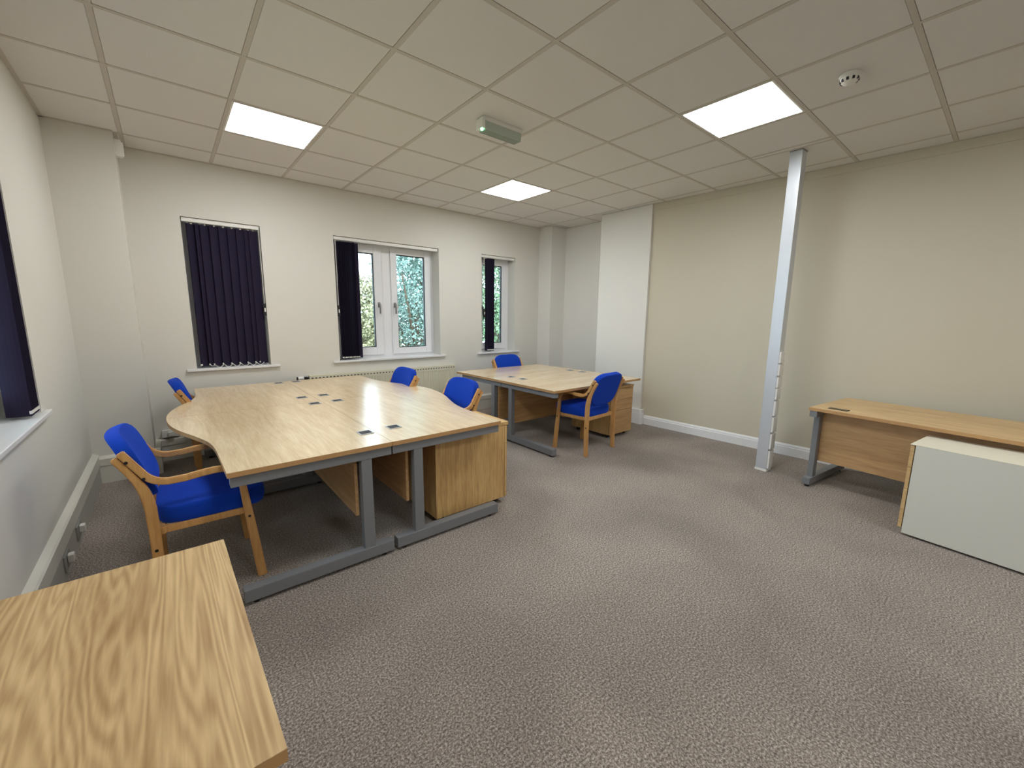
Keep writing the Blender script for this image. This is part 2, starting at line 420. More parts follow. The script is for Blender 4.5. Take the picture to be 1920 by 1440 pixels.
w4 = window(4, LW0, LW1, [(LW0 + 0.045, 2.47, 2.42, 0.085), (2.58, LW1 - 0.045, 2.63, 0.085)]); w4.rotation_euler = (0, 0, PI / 2); w4.location = (XL, 0, 0)

# ------------------------------------------------------------------ vertical blinds
def make_vane(zt, zb, wd=0.089):
    m = MB(); pts = []
    for i in range(7):
        u = -1 + i / 3; pts.append((u * wd / 2, 0.006 * (1 - u * u)))
    for i in range(7):
        u = 1 - i / 3; pts.append((u * wd / 2, 0.006 * (1 - u * u) + 0.0012))
    m.prism(pts, zb, zt)
    v = m.build('vane', NAVY)
    k = MB(); k.box(-0.006, 0.006, -0.004, 0.011, zt - 0.004, zt + 0.022, 0.002); k.build('hook', WHITEPL, v)
    k = MB(); k.box(-wd / 2 - 0.002, -wd / 2 + 0.008, -0.004, 0.006, zb + 0.010, zb + 0.026, 0.002)
    k.build('weight_clip', WHITEPL, v)
    return v
proto_vane = make_vane(2.225, 0.875)
first_vane = [True]
def vane(parent, x, y, ang):
    if first_vane[0]: o = proto_vane; first_vane[0] = False
    else: o = copy_tree(proto_vane)
    o.parent = parent; o.location = (x, y, 0); o.rotation_euler = (0, 0, ang)
    return o
def blind(label, x0, x1, vanes, cord, chain):
    """in its own frame: wall face y=0, vanes (x, angle)"""
    t = thing('vertical_blind', label, 'blind', group=None)
    h = MB(); h.box(x0 + 0.006, x1 - 0.006, 0.018, 0.062, 2.236, 2.272, 0.004); h.build('headrail', WHITEPL, t)
    for x, a in vanes: vane(t, x, 0.045, a)
    if cord is not None:
        c_ = MB(); c_.tube([(cord, 0.012, 2.245), (cord + 0.002, 0.010, 1.9), (cord, 0.010, 1.50)], 0.0018); c_.tube([(cord, 0.022, 2.245), (cord, 0.018, 1.50)], 0.0018)
        c_.build('cord', WHITEPL, t)
        c_ = MB(); c_.box(cord - 0.016, cord + 0.016, 0.004, 0.028, 1.375, 1.50, 0.007, 3); cw = c_.build('cord_weight', BLACKPL, t)
        c_ = MB(); c_.box(cord - 0.006, cord + 0.006, 0.001, 0.006, 1.415, 1.455, 0.002); c_.build('weight_window', WHITEPL, cw)
    if chain:
        c_ = MB()
        for (a, b_) in zip(chain, chain[1:]):
            c_.tube([(a + (b_ - a) * i / 8, -0.002, 0.893 - 0.030 * math.sin(PI * i / 8) * min(1, abs(b_ - a) / 0.07)) for i in range(9)], 0.0028, 5)
        c_.build('bottom_chain', WHITEPL, t)
    return t
vx = [0.236, 0.335, 0.372, 0.445, 0.517, 0.588, 0.659, 0.728, 0.772]
b1 = blind('closed dark vertical blind covering the whole narrow window by the left corner', 0.19, 0.825,
           [(0.243, 1.15), (0.268, .62)] + [(v, 0.42) for v in vx[1:-1]] + [(0.768, 0.42)], 0.812, [0.30, 0.335, 0.41, 0.485, 0.555, 0.63, 0.695, 0.762])
b1.location = (0, YB, 0)
b2 = blind('dark vertical blind drawn to the left side of the wide double window', 1.54, 2.885,
           [(1.585 + 0.0165 * i, 1.42 + 0.02 * (i % 3)) for i in range(13)] + [(1.79, 0.25)], 1.562, None)
b2.location = (0, YB, 0)
b3 = blind('dark vertical blind drawn to the left of the narrow window in the far corner', 3.586, 4.222,
           [(3.705 + 0.017 * i, 1.45) for i in range(8)] + [(3.79, 0.35)], 3.642, None)
b3.location = (0, YB, 0)
b4 = blind('dark navy vertical blind drawn back beside the sill on the left wall', LW0, LW1,
           [(3.12 + 0.0155 * i, 1.5) for i in range(11)], None, None)
b4.rotation_euler = (0, 0, PI / 2); b4.location = (XL, 0, 0)

# ------------------------------------------------------------------ ceiling fittings
PANEL = emit('panel_diffuser_lit', (0.96, 0.985, 1.0, 1), 9.0)
plabel = {(3, 2): 'lit square ceiling panel farthest away, in front of the far right corner', (-1, 2): 'lit square ceiling panel above the left end of the big desk cluster',
          (3, -2): 'large lit square ceiling panel at the right, beside the top of the silver column', (-1, -2): 'unseen lit square ceiling panel above the front of the room, continuing the grid', (3, -6): 'added lit ceiling panel out of view at the rear right of the room', (-1, -6): 'added lit ceiling panel out of view at the rear left of the room'}
for k, j in panels:
    x0, y0 = 1.064 + 0.6 * k, 2.283 + 0.6 * j
    t = thing('ceiling_light', plabel[(k, j)], 'ceiling light', (x0 + 0.3, y0 + 0.3, H + 0.0), 0, 'square ceiling light panels')
    m = MB()
    for q in ((-.287, -.275, -.287, .287), (.275, .287, -.287, .287), (-.275, .275, -.287, -.275), (-.275, .275, .275, .287)):
        m.box(q[0], q[1], q[2], q[3], 0.0005, 0.03)
    m.build('frame', WHITEPL, t)
    m = MB(); m.box(-.275, .275, -.275, .275, 0.003, 0.02); m.build('diffuser', PANEL, t)

t = thing('emergency_light', 'small oblong emergency light with a green lamp on the middle of the ceiling', 'emergency light', (2.02, 2.60, H + .0015))
m = MB(); m.box(-.175, .175, -.045, .045, -.03, 0, .004); m.build('base', WHITEPL, t)
LENS = plain('prismatic_diffuser', lin(176, 186, 174), 0.15, spec=0.7)
m = MB(); m.prism([(-.042, -.03), (.042, -.03), (.040, -.07), (.028, -.084), (-.028, -.084), (-.040, -.07)], -.16, .17, axis='X', bev=.003)
for i in range(9): m.box(-.158, .168, -.036 + .009 * i - .0012, -.036 + .009 * i + .0012, -.0862, -.07)
m.build('diffuser', LENS, t)
m = MB(); m.box(-.186, -.16, -.04, .04, -.08, -.012, .005); cap = m.build('end_cap', WHITEPL, t)
m = MB(); m.lathe([(0.001, -.012), (.008, -.009), (.010, 0), (.008, .004), (0.001, .005)], (-.176, -.02, -.083), 16); m.build('indicator', emit('green_led', lin(120, 255, 170), 4.0), cap, True)

t = thing('smoke_detector', 'round white smoke detector on the ceiling at upper right', 'smoke detector', (3.14, 0.79, H))
m = MB(); m.lathe([(.001, 0), (.052, 0), (.054, -.006), (.050, -.018), (.001, -.018)]); m.build('base', WHITEPL, t, True)
m = MB(); m.lathe([(.001, -.018), (.046, -.018), (.044, -.034), (.030, -.048), (.001, -.052)]); hd = m.build('sensor_head', WHITEPL, t, True)
m = MB()
for i in range(10):
    a = 2 * PI * i / 10; m.box(.034, .0455, -.006, .006, -.040, -.026, mat=Matrix.Rotation(a, 4, 'Z'))
m.build('vent_slot', BLACKPL, hd)

t = thing('motion_sensor', 'small white motion sensor box up in the left corner under the ceiling', 'motion sensor', (-0.18, 4.73, 2.68))
m = MB(); m.box(-0.001, .04, -.03, .03, -.065, .06, .006); m.build('housing', WHITEPL, t, True)
m = MB(); m.box(.036, .052, -.024, .024, -.055, .045, .010, 4); m.build('lens', plain('sensor_lens', lin(235, 232, 228), .15), t, True)

# ------------------------------------------------------------------ silver column
t = thing('service_column', 'tall square silver metal column standing floor to ceiling on the right', 'column', (4.200, 1.345, 0), math.radians(-3))
m = MB(); h = .047
m.box(-h, h, -h, h, 0.02, H - .001, .004); m.build('shaft', SILVER, t)
m = MB(); m.box(-h - .004, h + .004, -h - .004, h + .004, 0, .02, .002); m.build('base_plate', WHITEPL, t)
m = MB(); m.box(-h - .003, h + .003, -h - .003, h + .003, H - .006, H - .0005, .001); m.build('ceiling_collar', GREYMET, t)
zs = [(1.01, 1.11), (.90, 1.00), (.79, .885), (.68, .78), (.53, .665), (.375, .515), (.215, .36), (.03, .20)]
SOCK = plain('socket_grey_white', lin(228, 226, 222), .4)
for z0, z1 in zs:
    m = MB(); m.box(-h + .006, h - .006, -h - .015, -h + .002, z0, z1, .004); so = m.build('socket_module', SOCK, t)
    m = MB(); m.box(-h + .020, h - .020, -h - .0165, -h - .014, z0 + .02, z1 - .02, .001); m.build('socket_face', WHITEPL, so)

# ------------------------------------------------------------------ radiator
t = thing('radiator', 'cream panel radiator with top row of vents under the wide window', 'radiator', (2.135, 4.975, 0))
HW = .955; zt, zb = .715, .285
m = MB(); pts = [(-HW, 0)]
n = 57; step = 2 * HW / n
for i in range(n):
    x = -HW + i * step; pts += [(x + step * .2, -.0), (x + step * .32, -.008), (x + step * .68, -.008), (x + step * .8, -.0)]
pts += [(HW, 0), (HW, .014), (-HW, .014)]
m.prism(pts, zb + .03, zt - .065); m.box(-HW, HW, -.006, .014, zt - .066, zt, .004); m.box(-HW, HW, -.006, .014, zb, zb + .031, .004); m.build('front_panel', RADI, t)
m = MB(); m.box(-HW + .01, HW - .01, .040, .050, zb, zt - .01); m.build('rear_panel', RADI, t)
m = MB(); m.box(-HW, HW, .014, .05, zt - .008, zt - .001); m.box(-HW, -HW + .006, .014, .05, zb, zt - .008); m.box(HW - .006, HW, .014, .05, zb, zt - .008); m.build('grille_cover', RADI, t)
m = MB()
for i in range(48):
    x = -HW + .03 + i * (2 * HW - .06) / 47; m.box(x - .009, x + .009, -.0075, -.004, zt - .036, zt - .024)
m.build('vent_slots', plain('vent_dark', lin(70, 64, 52), .8), t)
m = MB(); m.cyl((-HW - .030, .015, .69), .011, .06, 'X', 16); m.box(-HW - .056, -HW - .018, .0, .03, .675, .705, .006); v = m.build('valve', BLACKPL, t)
m = MB(); m.cyl((-HW - .085, .015, .69), .019, .06, 'X', 20, bev=.004); m.build('valve_head', WHITEPL, v, True)
m = MB(); m.cyl((-HW - .12, .015, .69), .020, .012, 'X', 20, bev=.003); m.build('valve_cap', BLACKPL, v, True)
m = MB(); m.cyl((HW + .02, .015, zb + .02), .011, .05, 'X', 16); m.cyl((HW + .035, .015, (zb + .02) / 2), .0075, zb + .02, 'Z', 12); m.build('pipe', WHITEPL, t, True)
m = MB(); m.tube([(-HW - .035, .015, .68), (-HW - .035, .03, .4), (-HW - .035, .03, 0)], .0075, 10); m.build('pipe', WHITEPL, t, True)
for x in (-.7, .7):
    m = MB(); m.box(x - .02, x + .02, .05, .054, .35, .66); m.build('bracket', RADI, t)

# ------------------------------------------------------------------ desks
TOP = 0.685; TH = 0.025
def port(parent, x, y, z=TOP):
    m = MB(); s = .041
    for q in ((-s, -s + .007, -s, s), (s - .007, s, -s, s), (-s + .007, s - .007, -s, -s + .007), (-s + .007, s - .007, s - .007, s)):
        m.box(x + q[0], x + q[1], y + q[2], y + q[3], z + .0002, z + .005, .0015, 1)
    r = m.build('cable_port', PORTRING, parent)
    m = MB(); m.box(x - s + .007, x + s - .007, y - s + .007, y + s - .007, z + .0002, z + .0035); m.build('port_cap', PORTCAP, r)
def leg_frame_x(parent, x0, x1, px, y0, dy=.05):
    """end frame lying in the x direction: top rail, post at px, foot bar"""
    a = MB(); y1 = y0 + dy; zr = TOP - TH
    a.box(x0, x1, y0, y1, zr - .052, zr - .0005, .004); fr = a.build('leg_frame', GREYMET, parent)
    a = MB(); a.prism([(px - .031, .078), (px + .031, .078), (px + .029, zr - .05), (px - .029, zr - .05)], y0 + .002, y1 - .002, .003, 'Y'); a.build('post', GREYMET, fr)
    a = MB(); a.box(x0 + .01, x1 - .005, y0 - .004, y1 + .004, .018, .082, .005); a.build('foot_bar', GREYMET, fr)
    for x in (x0 + .06, x1 - .06):
        a = MB(); a.cyl((x, (y0 + y1) / 2, .009), .016, .018, 'Z', 16); a.build('foot_pad', BLACKPL, fr)
def leg_frame_y(parent, y0, y1, py, x0, dx=.05):
    a = MB(); x1 = x0 + dx; zr = TOP - TH
    a.box(x0, x1, y0, y1, zr - .052, zr - .0005, .004); fr = a.build('leg_frame', GREYMET, parent)
    a = MB(); a.prism([(py - .031, .078), (py + .031, .078), (py + .029, zr - .05), (py - .029, zr - .05)], x0 + .002, x1 - .002, .003, 'X'); a.build('post', GREYMET, fr)
    a = MB(); a.box(x0 - .004, x1 + .004, y0 + .005, y1 - .01, .018, .082, .005); a.build('foot_bar', GREYMET, fr)
    for y in (y0 + .06, y1 - .06):
        a = MB(); a.cyl(((x0 + x1) / 2, y, .009), .016, .018, 'Z', 16); a.build('foot_pad', BLACKPL, fr)

WAVE = [(0, .785), (.2, .788), (.4, .79), (.52, .796), (.63, .812), (.73, .840), (.84, .876), (.94, .911), (1.05, .946), (1.17, .972), (1.28, .986), (1.36, .991), (1.4225, .992)]
def smooth_wave(n=40):
    out = []
    for i in range(n + 1):
        y = 1.4225 * i / n
        for (a, va), (b_, vb) in zip(WAVE, WAVE[1:]):
            if a <= y <= b_ + 1e-9:
                t_ = (y - a) / (b_ - a); out.append((y, va + (vb - va) * t_)); break
    for _ in range(3):
        out = [out[0]] + [(out[i][0], (out[i - 1][1] + 2 * out[i][1] + out[i + 1][1]) / 4) for i in range(1, n)] + [out[n]]
    return out
WV = smooth_wave()
def top_slab(parent, outline, mat, edge=True):
    z0, z1 = TOP - TH, TOP
    m = MB(); m.prism(outline, z1 - .0015, z1); d = m.build('desktop', mat, parent)
    m = MB(); m.prism(outline, z0, z1 - .0016); m.build('edge_band', EDGE, d)
    return d
SEAM = .930; YM = 3.6025; YF = 2.18
def wave_desk(sx, sy, label, ports, bulge=0.0):
    """sx: -1 left / +1 right of the seam, sy: +1 front row / -1 back row"""
    ybase = YF if sy > 0 else 4.905
    L = 1.4225 if sy > 0 else 4.905 - YM
    t = thing('wave_desk', label, 'desk', (SEAM + sx * .4, ybase + sy * L / 2, 0), 0, 'desks of the big desk cluster')
    ox, oy = -sx * .4, -sy * L / 2            # local coordinates of the seam's outer end
    k = (L - .0015) / 1.4225
    g = .0012
    outline = [(ox + sx * g, oy), ] + [(ox + sx * (v + bulge * max(0, (y - .4)) ** 1.0), oy + sy * y * k) for y, v in WV] + [(ox + sx * g, oy + sy * (L - .0015))]
    top_slab(t, outline, DESKY)
    for px, py in ports: port(t, ox + px, oy + sy * py)
    xa, xb = sorted((ox + sx * .004, ox + sx * .775))
    post = ox + (-.148 if sx < 0 else .165)
    e0 = oy + sy * .010; e1 = oy + sy * (L - .015)
    for e, s_ in ((e0, sy), (e1, -sy)):
        y0 = min(e, e + s_ * .05); leg_frame_x(t, xa, xb, post, y0)
    px = ox + (-.190 if sx < 0 else .118)
    m = MB(); ya, yb = sorted((oy + sy * .075, oy + sy * (L - .08))); m.box(px - .009, px + .009, ya, yb, .265, TOP - TH - .001, .001)
    m.build('modesty_panel', PANELY, t)
    return t
wave_desk(-1, 1, 'front left wave-edged oak desk, nearest the armchair by the left wall', [(-.055, .272), (-.068, 1.345)])
wave_desk(1, 1, 'front right wave-edged oak desk of the big cluster, over the drawer pedestal', [(.135, .292), (.112, 1.36)], .02)
wave_desk(-1, -1, 'back left wave-edged oak desk below the closed blind', [(-.09, .10), (-.09, 1.06)])
wave_desk(1, -1, 'back right wave-edged oak desk by the radiator valve', [(.075, .10), (.09, 1.05)], .02)

# far cluster: two straight desks back to back
BX0, BX1 = 2.835, 4.285
def straight_desk(y0, y1, label, front, ports):
    cx, cy = (BX0 + BX1) / 2, (y0 + y1) / 2
    t = thing('straight_desk', label, 'desk', (cx, cy, 0), 0, 'straight desks of the far pair')
    g = .0012
    a0, a1 = y0 - cy + (0 if front else g), y1 - cy - (g if front else 0); hx = (BX1 - BX0) / 2
    top_slab(t, [(-hx, a0), (hx, a0), (hx, a1), (-hx, a1)], DESKX)
    for x, y in ports: port(t, x - cx, y - cy)
    s_ = a1 if front else a0
    ya, yb = (a0 + .015, a1 - .003) if front else (a0 + .003, a1 - .10)
    post = (a1 - .155) if front else (a0 + .155)
    leg_frame_y(t, ya, yb, post, -hx + .02); leg_frame_y(t, (3.43 - cy) if front else ya, yb, (3.525 - cy) if front else post, hx - .14)
    py = (a1 - .115) if front else (a0 + .115)
    m = MB(); m.box(-hx + .075, hx - .145, py - .009, py + .009, .195, TOP - TH - .001, .001); m.build('modesty_panel', PANELX, t)
    return t
YS = 3.628
straight_desk(2.765, YS, 'straight oak desk of the far pair, nearer one, with an armchair tucked under', True, [(3.10, 3.535), (4.14, 3.545)])
straight_desk(YS, 4.535, 'straight oak desk of the far pair, the one by the windows', False, [(3.09, 3.745), (4.13, 3.755)])

# right desk, seen from its back, slightly turned away from the wall
A = math.radians(6.5)
t = thing('office_desk', 'oak desk pushed against the cream wall at the right', 'desk', (4.02, 1.0, 0), -A)   # local: -y runs along its length, +x to the wall
LEN = 1.6; DEP = .79
top_slab(t, [(0, -LEN), (DEP, -LEN), (DEP, 0), (0, 0)], RDESK)
m = MB(); m.box(.075, .135, -.235, -.105, TOP + .0002, TOP + .004, .0015); gr = m.build('cable_port', PORTCAP, t)
m = MB(); m.box(.082, .128, -.228, -.112, TOP + .003, TOP + .0048, .0008); m.build('port_cap', plain('brown_cap', lin(96, 78, 60), .5), gr)
for y1 in (-.008, -LEN + .062):
    zr = TOP - TH
    a = MB(); a.box(.004, DEP - .02, y1 - .054, y1, zr - .052, zr - .0005, .004); fr = a.build('leg_frame', GREYMET, t)
    a = MB(); a.box(.088, .150, y1 - .048, y1 - .006, .07, zr - .05, .004); a.build('post', GREYMET, fr)
    a = MB(); a.box(.03, DEP - .02, y1 - .055, y1 + .001, .020, .078, .005); a.build('foot_bar', GREYMET, fr)
    for x in (.06, DEP - .07):
        a = MB(); a.cyl((x, y1 - .027, .010), .017, .020, 'Z', 16); a.build('foot_pad', BLACKPL, fr)
m = MB(); m.box(.1505, .168, -LEN + .07, -.012, .215, TOP - TH - .001, .001); m.build('modesty_panel', PANELY, t)

# near desk in the left foreground: panel-ended
t = thing('panel_desk', 'light oak woodgrain desk in the near left corner', 'desk', (-.222, 1.105, 0))
hx, hy = .304, .423
top_slab(t, [(-hx, -hy), (hx + .006, -hy), (hx - .006, hy), (-hx, hy)], NEAROAK)
for y in (-hy + .012, hy - .034):
    m = MB(); m.box(-hx + .02, hx - .03, y, y + .022, 0, TOP - TH - .0005, .001); m.build('end_panel', OAKZ, t)
m = MB(); m.box(-hx + .04, -hx + .058, -hy + .036, hy - .036, .2, TOP - TH - .001, .001); m.build('modesty_panel', PANELY, t)

# ------------------------------------------------------------------ pedestals
def pedestal(label, loc, rz, wdt, dep, hgt, body, front, top, topover=.0, splits=(.24, .24, .52), zb=.045, zd=.045, topth=.0255, side=.002):
    """front of the drawers faces local -y; origin at floor centre"""
    t = thing('drawer_pedestal', label, 'drawer pedestal', loc, rz)
    w2_, d2 = wdt / 2, dep / 2
    m = MB(); m.box(-w2_, w2_, -d2 + .024, d2, zb, hgt - topth - .0005, .002); m.build('carcass', body, t)
    m = MB(); m.box(-w2_ - side, w2_ + side, -d2 - topover, d2 + .001, hgt - topth, hgt, min(.003, topth * .3)); m.build('top', top, t)
    z = hgt - topth - .0045; tot = z - zd
    for s in splits:
        hh = tot * s
        m = MB(); m.box(-w2_ + .001, w2_ - .001, -d2, -d2 + .019, z - hh + .003, z, .0015); m.build('drawer', front, t)
        z -= hh
    for x in (-w2_ + .05, w2_ - .05):
        for y in (-d2 + .07, d2 - .06):
            m = MB(); m.cyl((x, y, min(.02, zb * .5)), min(.02, zb * .5), .022, 'X', 16); m.box(x - .015, x + .015, y - .015, y + .015, zb * .6, zb + .001); m.build('castor', BLACKPL, t)
    return t
# under the big cluster: drawers face +x
pedestal('oak drawer pedestal sticking out from under the front end of the big desk cluster', (1.575, 2.52, 0), PI / 2, .42, .60, .63, OAKZ, OAKZ, OAKZ, .012)
# under the far pair: drawers face the camera
pedestal('oak three-drawer pedestal under the right end of the far desk pair', (4.035, 3.12, 0), 0, .42, .58, .61, OAKZ, PANELX, OAKZ, .006)
# beige metal one in front of the right desk; drawers face +y
pr = pedestal('beige metal pedestal with wooden drawer fronts standing before the right desk', (0, 0, 0), 0, .385, .60, .615, BEIGE, RDESK, LITTOP, .003, (.26, .26, .48), .014, .045, .004, .0005)
ang = PI - math.radians(7.0)
pr.rotation_euler = (0, 0, ang)
# corner carcass nearest (local +x,-y+.024) -> world (3.615,.305)
cl = Matrix.Rotation(ang, 2) @ Vector((.1925, -.276)); pr.location = (3.615 - cl.x, .305 - cl.y, 0)

# ------------------------------------------------------------------ chairs
def cushion(name, w, d, th, mat, parent, corner=.06, crown=.012, curve=0.0, ne=5.5, nx=14, ny=14):
    """rounded pad in local xy (x: depth, y: width), thickness along z; curve bends the sides up"""
    b = bmesh.new(); bmesh.ops.create_grid(b, x_segments=nx, y_segments=ny, size=.5)
    bmesh.ops.delete(b, geom=[], context='VERTS')
    layers = []
    prof = [(-1, .86), (-.6, .97), (0, 1.0), (.55, .985), (.85, .93), (1.0, .80)]
    seg = 40
    def outline(s, ne=ne):
        out = []
        hw, hd = w / 2, d / 2; r = corner
        for i in range(seg):
            a = 2 * PI * (i + .5) / seg
            # superellipse-like rounded rectangle
            ca, sa = math.cos(a), math.sin(a)
            n_ = ne
            k = (abs(ca) ** n_ + abs(sa) ** n_) ** (-1 / n_)
            out.append((hd * k * ca, hw * k * sa))
        return [(x - math.copysign(min(abs(x), th * .5 * (1 - s)), x), y - math.copysign(min(abs(y), th * .5 * (1 - s)), y)) for x, y in out]
    b.free(); b = bmesh.new(); rings = []
    def Z(x, y, t_):
        return t_ * th / 2 + crown * (1 if t_ > 0 else .2) * max(0, t_) * (1 - (x / (d / 2)) ** 2) * (1 - (y / (w / 2)) ** 2) + curve * (y / (w / 2)) ** 2
    for t_, s in prof:
        rings.append([b.verts.new((x, y, Z(x, y, t_))) for x, y in outline(s if abs(t_) < .99 else s)])
    for f_ in (.72, .4, .12):
        base = outline(prof[-1][1]); rings.append([b.verts.new((x * f_, y * f_, Z(x * f_, y * f_, 1.0 + .06))) for x, y in base])
    for a, c_ in zip(rings, rings[1:]):
        for i in range(seg): b.faces.new((a[i], a[(i + 1) % seg], c_[(i + 1) % seg], c_[i]))
    b.faces.new(rings[0][::-1]); b.faces.new(rings[-1]); bmesh.ops.recalc_face_normals(b, faces=b.faces[:])
    return b
def bez(p0, p1, p2, n=7):
    return [((1 - t_) ** 2 * p0[0] + 2 * t_ * (1 - t_) * p1[0] + t_ * t_ * p2[0], (1 - t_) ** 2 * p0[1] + 2 * t_ * (1 - t_) * p1[1] + t_ * t_ * p2[1]) for t_ in [i / n for i in range(n + 1)]]
def make_chair():
    t = thing('armchair', 'x', 'chair')
    for s in (-1, 1):
        ya, yb = sorted((s * .226, s * .254))
        # arm strip: back upright, arm, front leg
        P = [(-.283, .787), (-.245, .722)] + bez((-.222, .684), (-.195, .628), (-.13, .621), 8) + [(-.07, .622), (-.01, .630), (.045, .634)] + bez((.075, .633), (.142, .625), (.152, .555), 8) + [(.164, .43), (.185, .21), (.205, .0)]
        W = [.030] * (len(P) - 3) + [.036, .042, .044]
        m = MB(); m.ribbon(P, W, ya, yb); arm = m.build('arm_and_front_leg', BEECH, t)
        Q = [(-.306, .765), (-.268, .700)] + bez((-.245, .655), (-.212, .59), (-.206, .50), 6) + [(-.203, .38), (-.203, .2), (-.207, .0)]
        W = [.026, .027] + [.030, .034, .038, .041, .043, .044, .044] + [.043, .042, .040]
        m = MB(); m.ribbon(Q, W, ya, yb); leg = m.build('rear_leg', BEECH, t)
        # wedge glued in the crotch between the two strips
        for (x, z), par in (((-.266, .742), arm), ((-.216, .655), arm), ((-.205, .30), leg), ((.170, .355), arm)):
            m = MB(); m.cyl((x, s * .2545, z), .007, .003, 'Y', 12); m.build('screw', BLACKPL, par)
    m = MB()
    m.box(-.185, .155, -.226, -.200, .364, .397, .003); m.box(-.185, .155, .200, .226, .364, .397, .003); m.box(.125, .150, -.2, .2, .35, .393, .003); m.box(-.19, -.165, -.2265, .2265, .360, .397, .003)
    m.build('seat_rail', BEECH, t)
    b = cushion('seat', .445, .46, .085, None, None, crown=.012)
    m = MB(); m.merge(b, Matrix.Translation((.035, 0, .440))); m.build('seat', BLUE, t, True)
    b = cushion('back', .446, .345, .055, None, None, crown=.006, curve=.028, ne=3.6)
    # pad: local x -> up, z -> forward
    tilt = math.radians(19)
    R_ = Matrix(((-math.sin(tilt), 0, math.cos(tilt), 0), (0, 1, 0, 0), (math.cos(tilt), 0, math.sin(tilt), 0), (0, 0, 0, 1)))
    m = MB(); m.merge(b, Matrix.Translation((-.262, 0, .681)) @ R_); bmesh.ops.recalc_face_normals(m.bm, faces=m.bm.faces[:]); m.build('backrest', BLUE, t, True)
    return t
proto = make_chair()
G = 'blue armchairs'
chairs = [((.07, 2.675), 0, 'blue armchair in the left foreground with bent wooden arms, facing the big desk cluster'),
          ((.305, 4.43), 0, 'blue armchair mostly hidden behind the back left end of the big cluster'),
          ((1.625, 4.06), PI, 'blue armchair at the far side of the big cluster, in front of the radiator'),
          ((1.71, 3.07), PI, 'blue armchair at the right side of the big cluster, between the two desk groups'),
          ((3.755, 4.365), -PI / 2, 'blue armchair behind the far desk pair, below the narrow right window'),
          ((3.372, 2.83), PI / 2 + math.radians(4), 'blue armchair seen from behind at the near side of the far desk pair')]
for i, ((x, y), rz, lab) in enumerate(chairs):
    o = proto if i == 0 else copy_tree(proto)
    o.location = (x, y, 0); o.rotation_euler = (0, 0, rz); o['label'] = lab; o['group'] = G

# ------------------------------------------------------------------ small sockets on the trunking
def socket(label, loc, rz, plug=True):
    t = thing('wall_socket', label, 'socket', loc, rz)      # local: plate in xz plane, front towards -y
    m = MB(); m.box(-.07, .07, -.008, 0, -.043, .043, .003); m.build('faceplate', plain('plate_grey', lin(150, 150, 142), .4), t)
    if plug:
        m = MB(); m.box(-.022, .022, -.034, -.008, -.012, .032, .010, 4); m.build('plug', WHITEPL, t, True)
    return t
socket('socket with white plug on the left wall trunking, the one nearer the blue armchair', (XL + .033, 3.47, .088), PI / 2)
socket('socket with white plug on the left wall trunking, just beyond the near desk', (XL + .033, 3.07, .088), PI / 2)
t = thing('wall_socket', 'white double socket box low on the back wall near the left pier', 'socket', (-.085, YB, .262))
m = MB(); m.box(-.045, .085, -.04, 0, -.034, .034, .004); m.build('box', WHITEPL, t)
m = MB(); m.box(.0, .05, -.07, -.04, -.02, .02, .008); m.build('plug', WHITEPL, t)

# ------------------------------------------------------------------ outside
g = MB(); g.box(-30, 40, 5.4, 60, -3.4, -3.2); g.box(-30, -1.2, -20, 5.4, -3.4, -3.2)
structure(g, 'ground', plain('grass_outside', lin(120, 130, 90), .9, var=.3, vscale=.6))
def tree(name, label, cat, loc, blobs, n, leaf, mat, trunk=None, group=None, seed=1):
    rnd = random.Random(seed)
    t = thing(name, label, cat, loc, 0, group)
    if trunk:
        m = MB(); m.tube([(0, 0, 0), (.05, .02, trunk * .5), (0, 0, trunk)], [.16, .12, .06], 10)
        for k in range(5):
            a = k * 1.3; m.tube([(0, 0, trunk * .55 + .2 * k), (.5 * math.cos(a), .5 * math.sin(a), trunk * .75 + .25 * k), (1.0 * math.cos(a), 1.0 * math.sin(a), trunk * .95 + .3 * k)], [.06, .04, .02], 6)
        m.build('trunk', BARK, t)
    verts, faces = [], []
    tot = sum(b_[3] ** 2 for b_ in blobs)
    for bx, by, bz, br in blobs:
        for _ in range(int(n * br * br / tot)):
            # clumpy shell
            u = rnd.uniform(-1, 1); a = rnd.uniform(0, 2 * PI); s = math.sqrt(1 - u * u)
            d = Vector((s * math.cos(a), s * math.sin(a), u))
            lump = .78 + .16 * math.sin(5 * a + bx * 3) * math.sin(4 * u + bz) + rnd.uniform(-.26, .14)
            p = Vector((bx, by, bz)) + d * br * lump
            nrm = (d + Vector((rnd.uniform(-.9, .9), rnd.uniform(-.9, .9), rnd.uniform(-.4, 1.0)))).normalized()
            e1 = nrm.orthogonal().normalized(); e1.rotate(Matrix.Rotation(rnd.uniform(0, 2 * PI), 3, nrm)); e2 = nrm.cross(e1)
            l = leaf * rnd.uniform(.6, 1.3); w_ = l * .55
            i0 = len(verts)
            verts += [tuple(p - e1 * l), tuple(p + e2 * w_ + nrm * .02), tuple(p + e1 * l), tuple(p - e2 * w_ + nrm * .02)]
            faces.append((i0, i0 + 1, i0 + 2, i0 + 3))
    me = bpy.data.meshes.new('foliage'); me.from_pydata(verts, [], faces); me.materials.append(mat)
    o = bpy.data.objects.new('foliage', me); COL.objects.link(o); o.parent = t
    return t
TEAL = leaf_mat('leaf_teal', lin(60, 84, 76), lin(150, 172, 160))
GREEN = leaf_mat('leaf_green', lin(60, 90, 60), lin(146, 172, 130))
YEL = leaf_mat('leaf_yellow', lin(108, 106, 74), lin(180, 170, 132))
LIME = leaf_mat('leaf_lime', lin(112, 134, 60), lin(186, 200, 116))
DARK = leaf_mat('leaf_dark', lin(48, 54, 40), lin(116, 112, 84))
RUST = leaf_mat('leaf_rust', lin(96, 82, 54), lin(178, 160, 112))
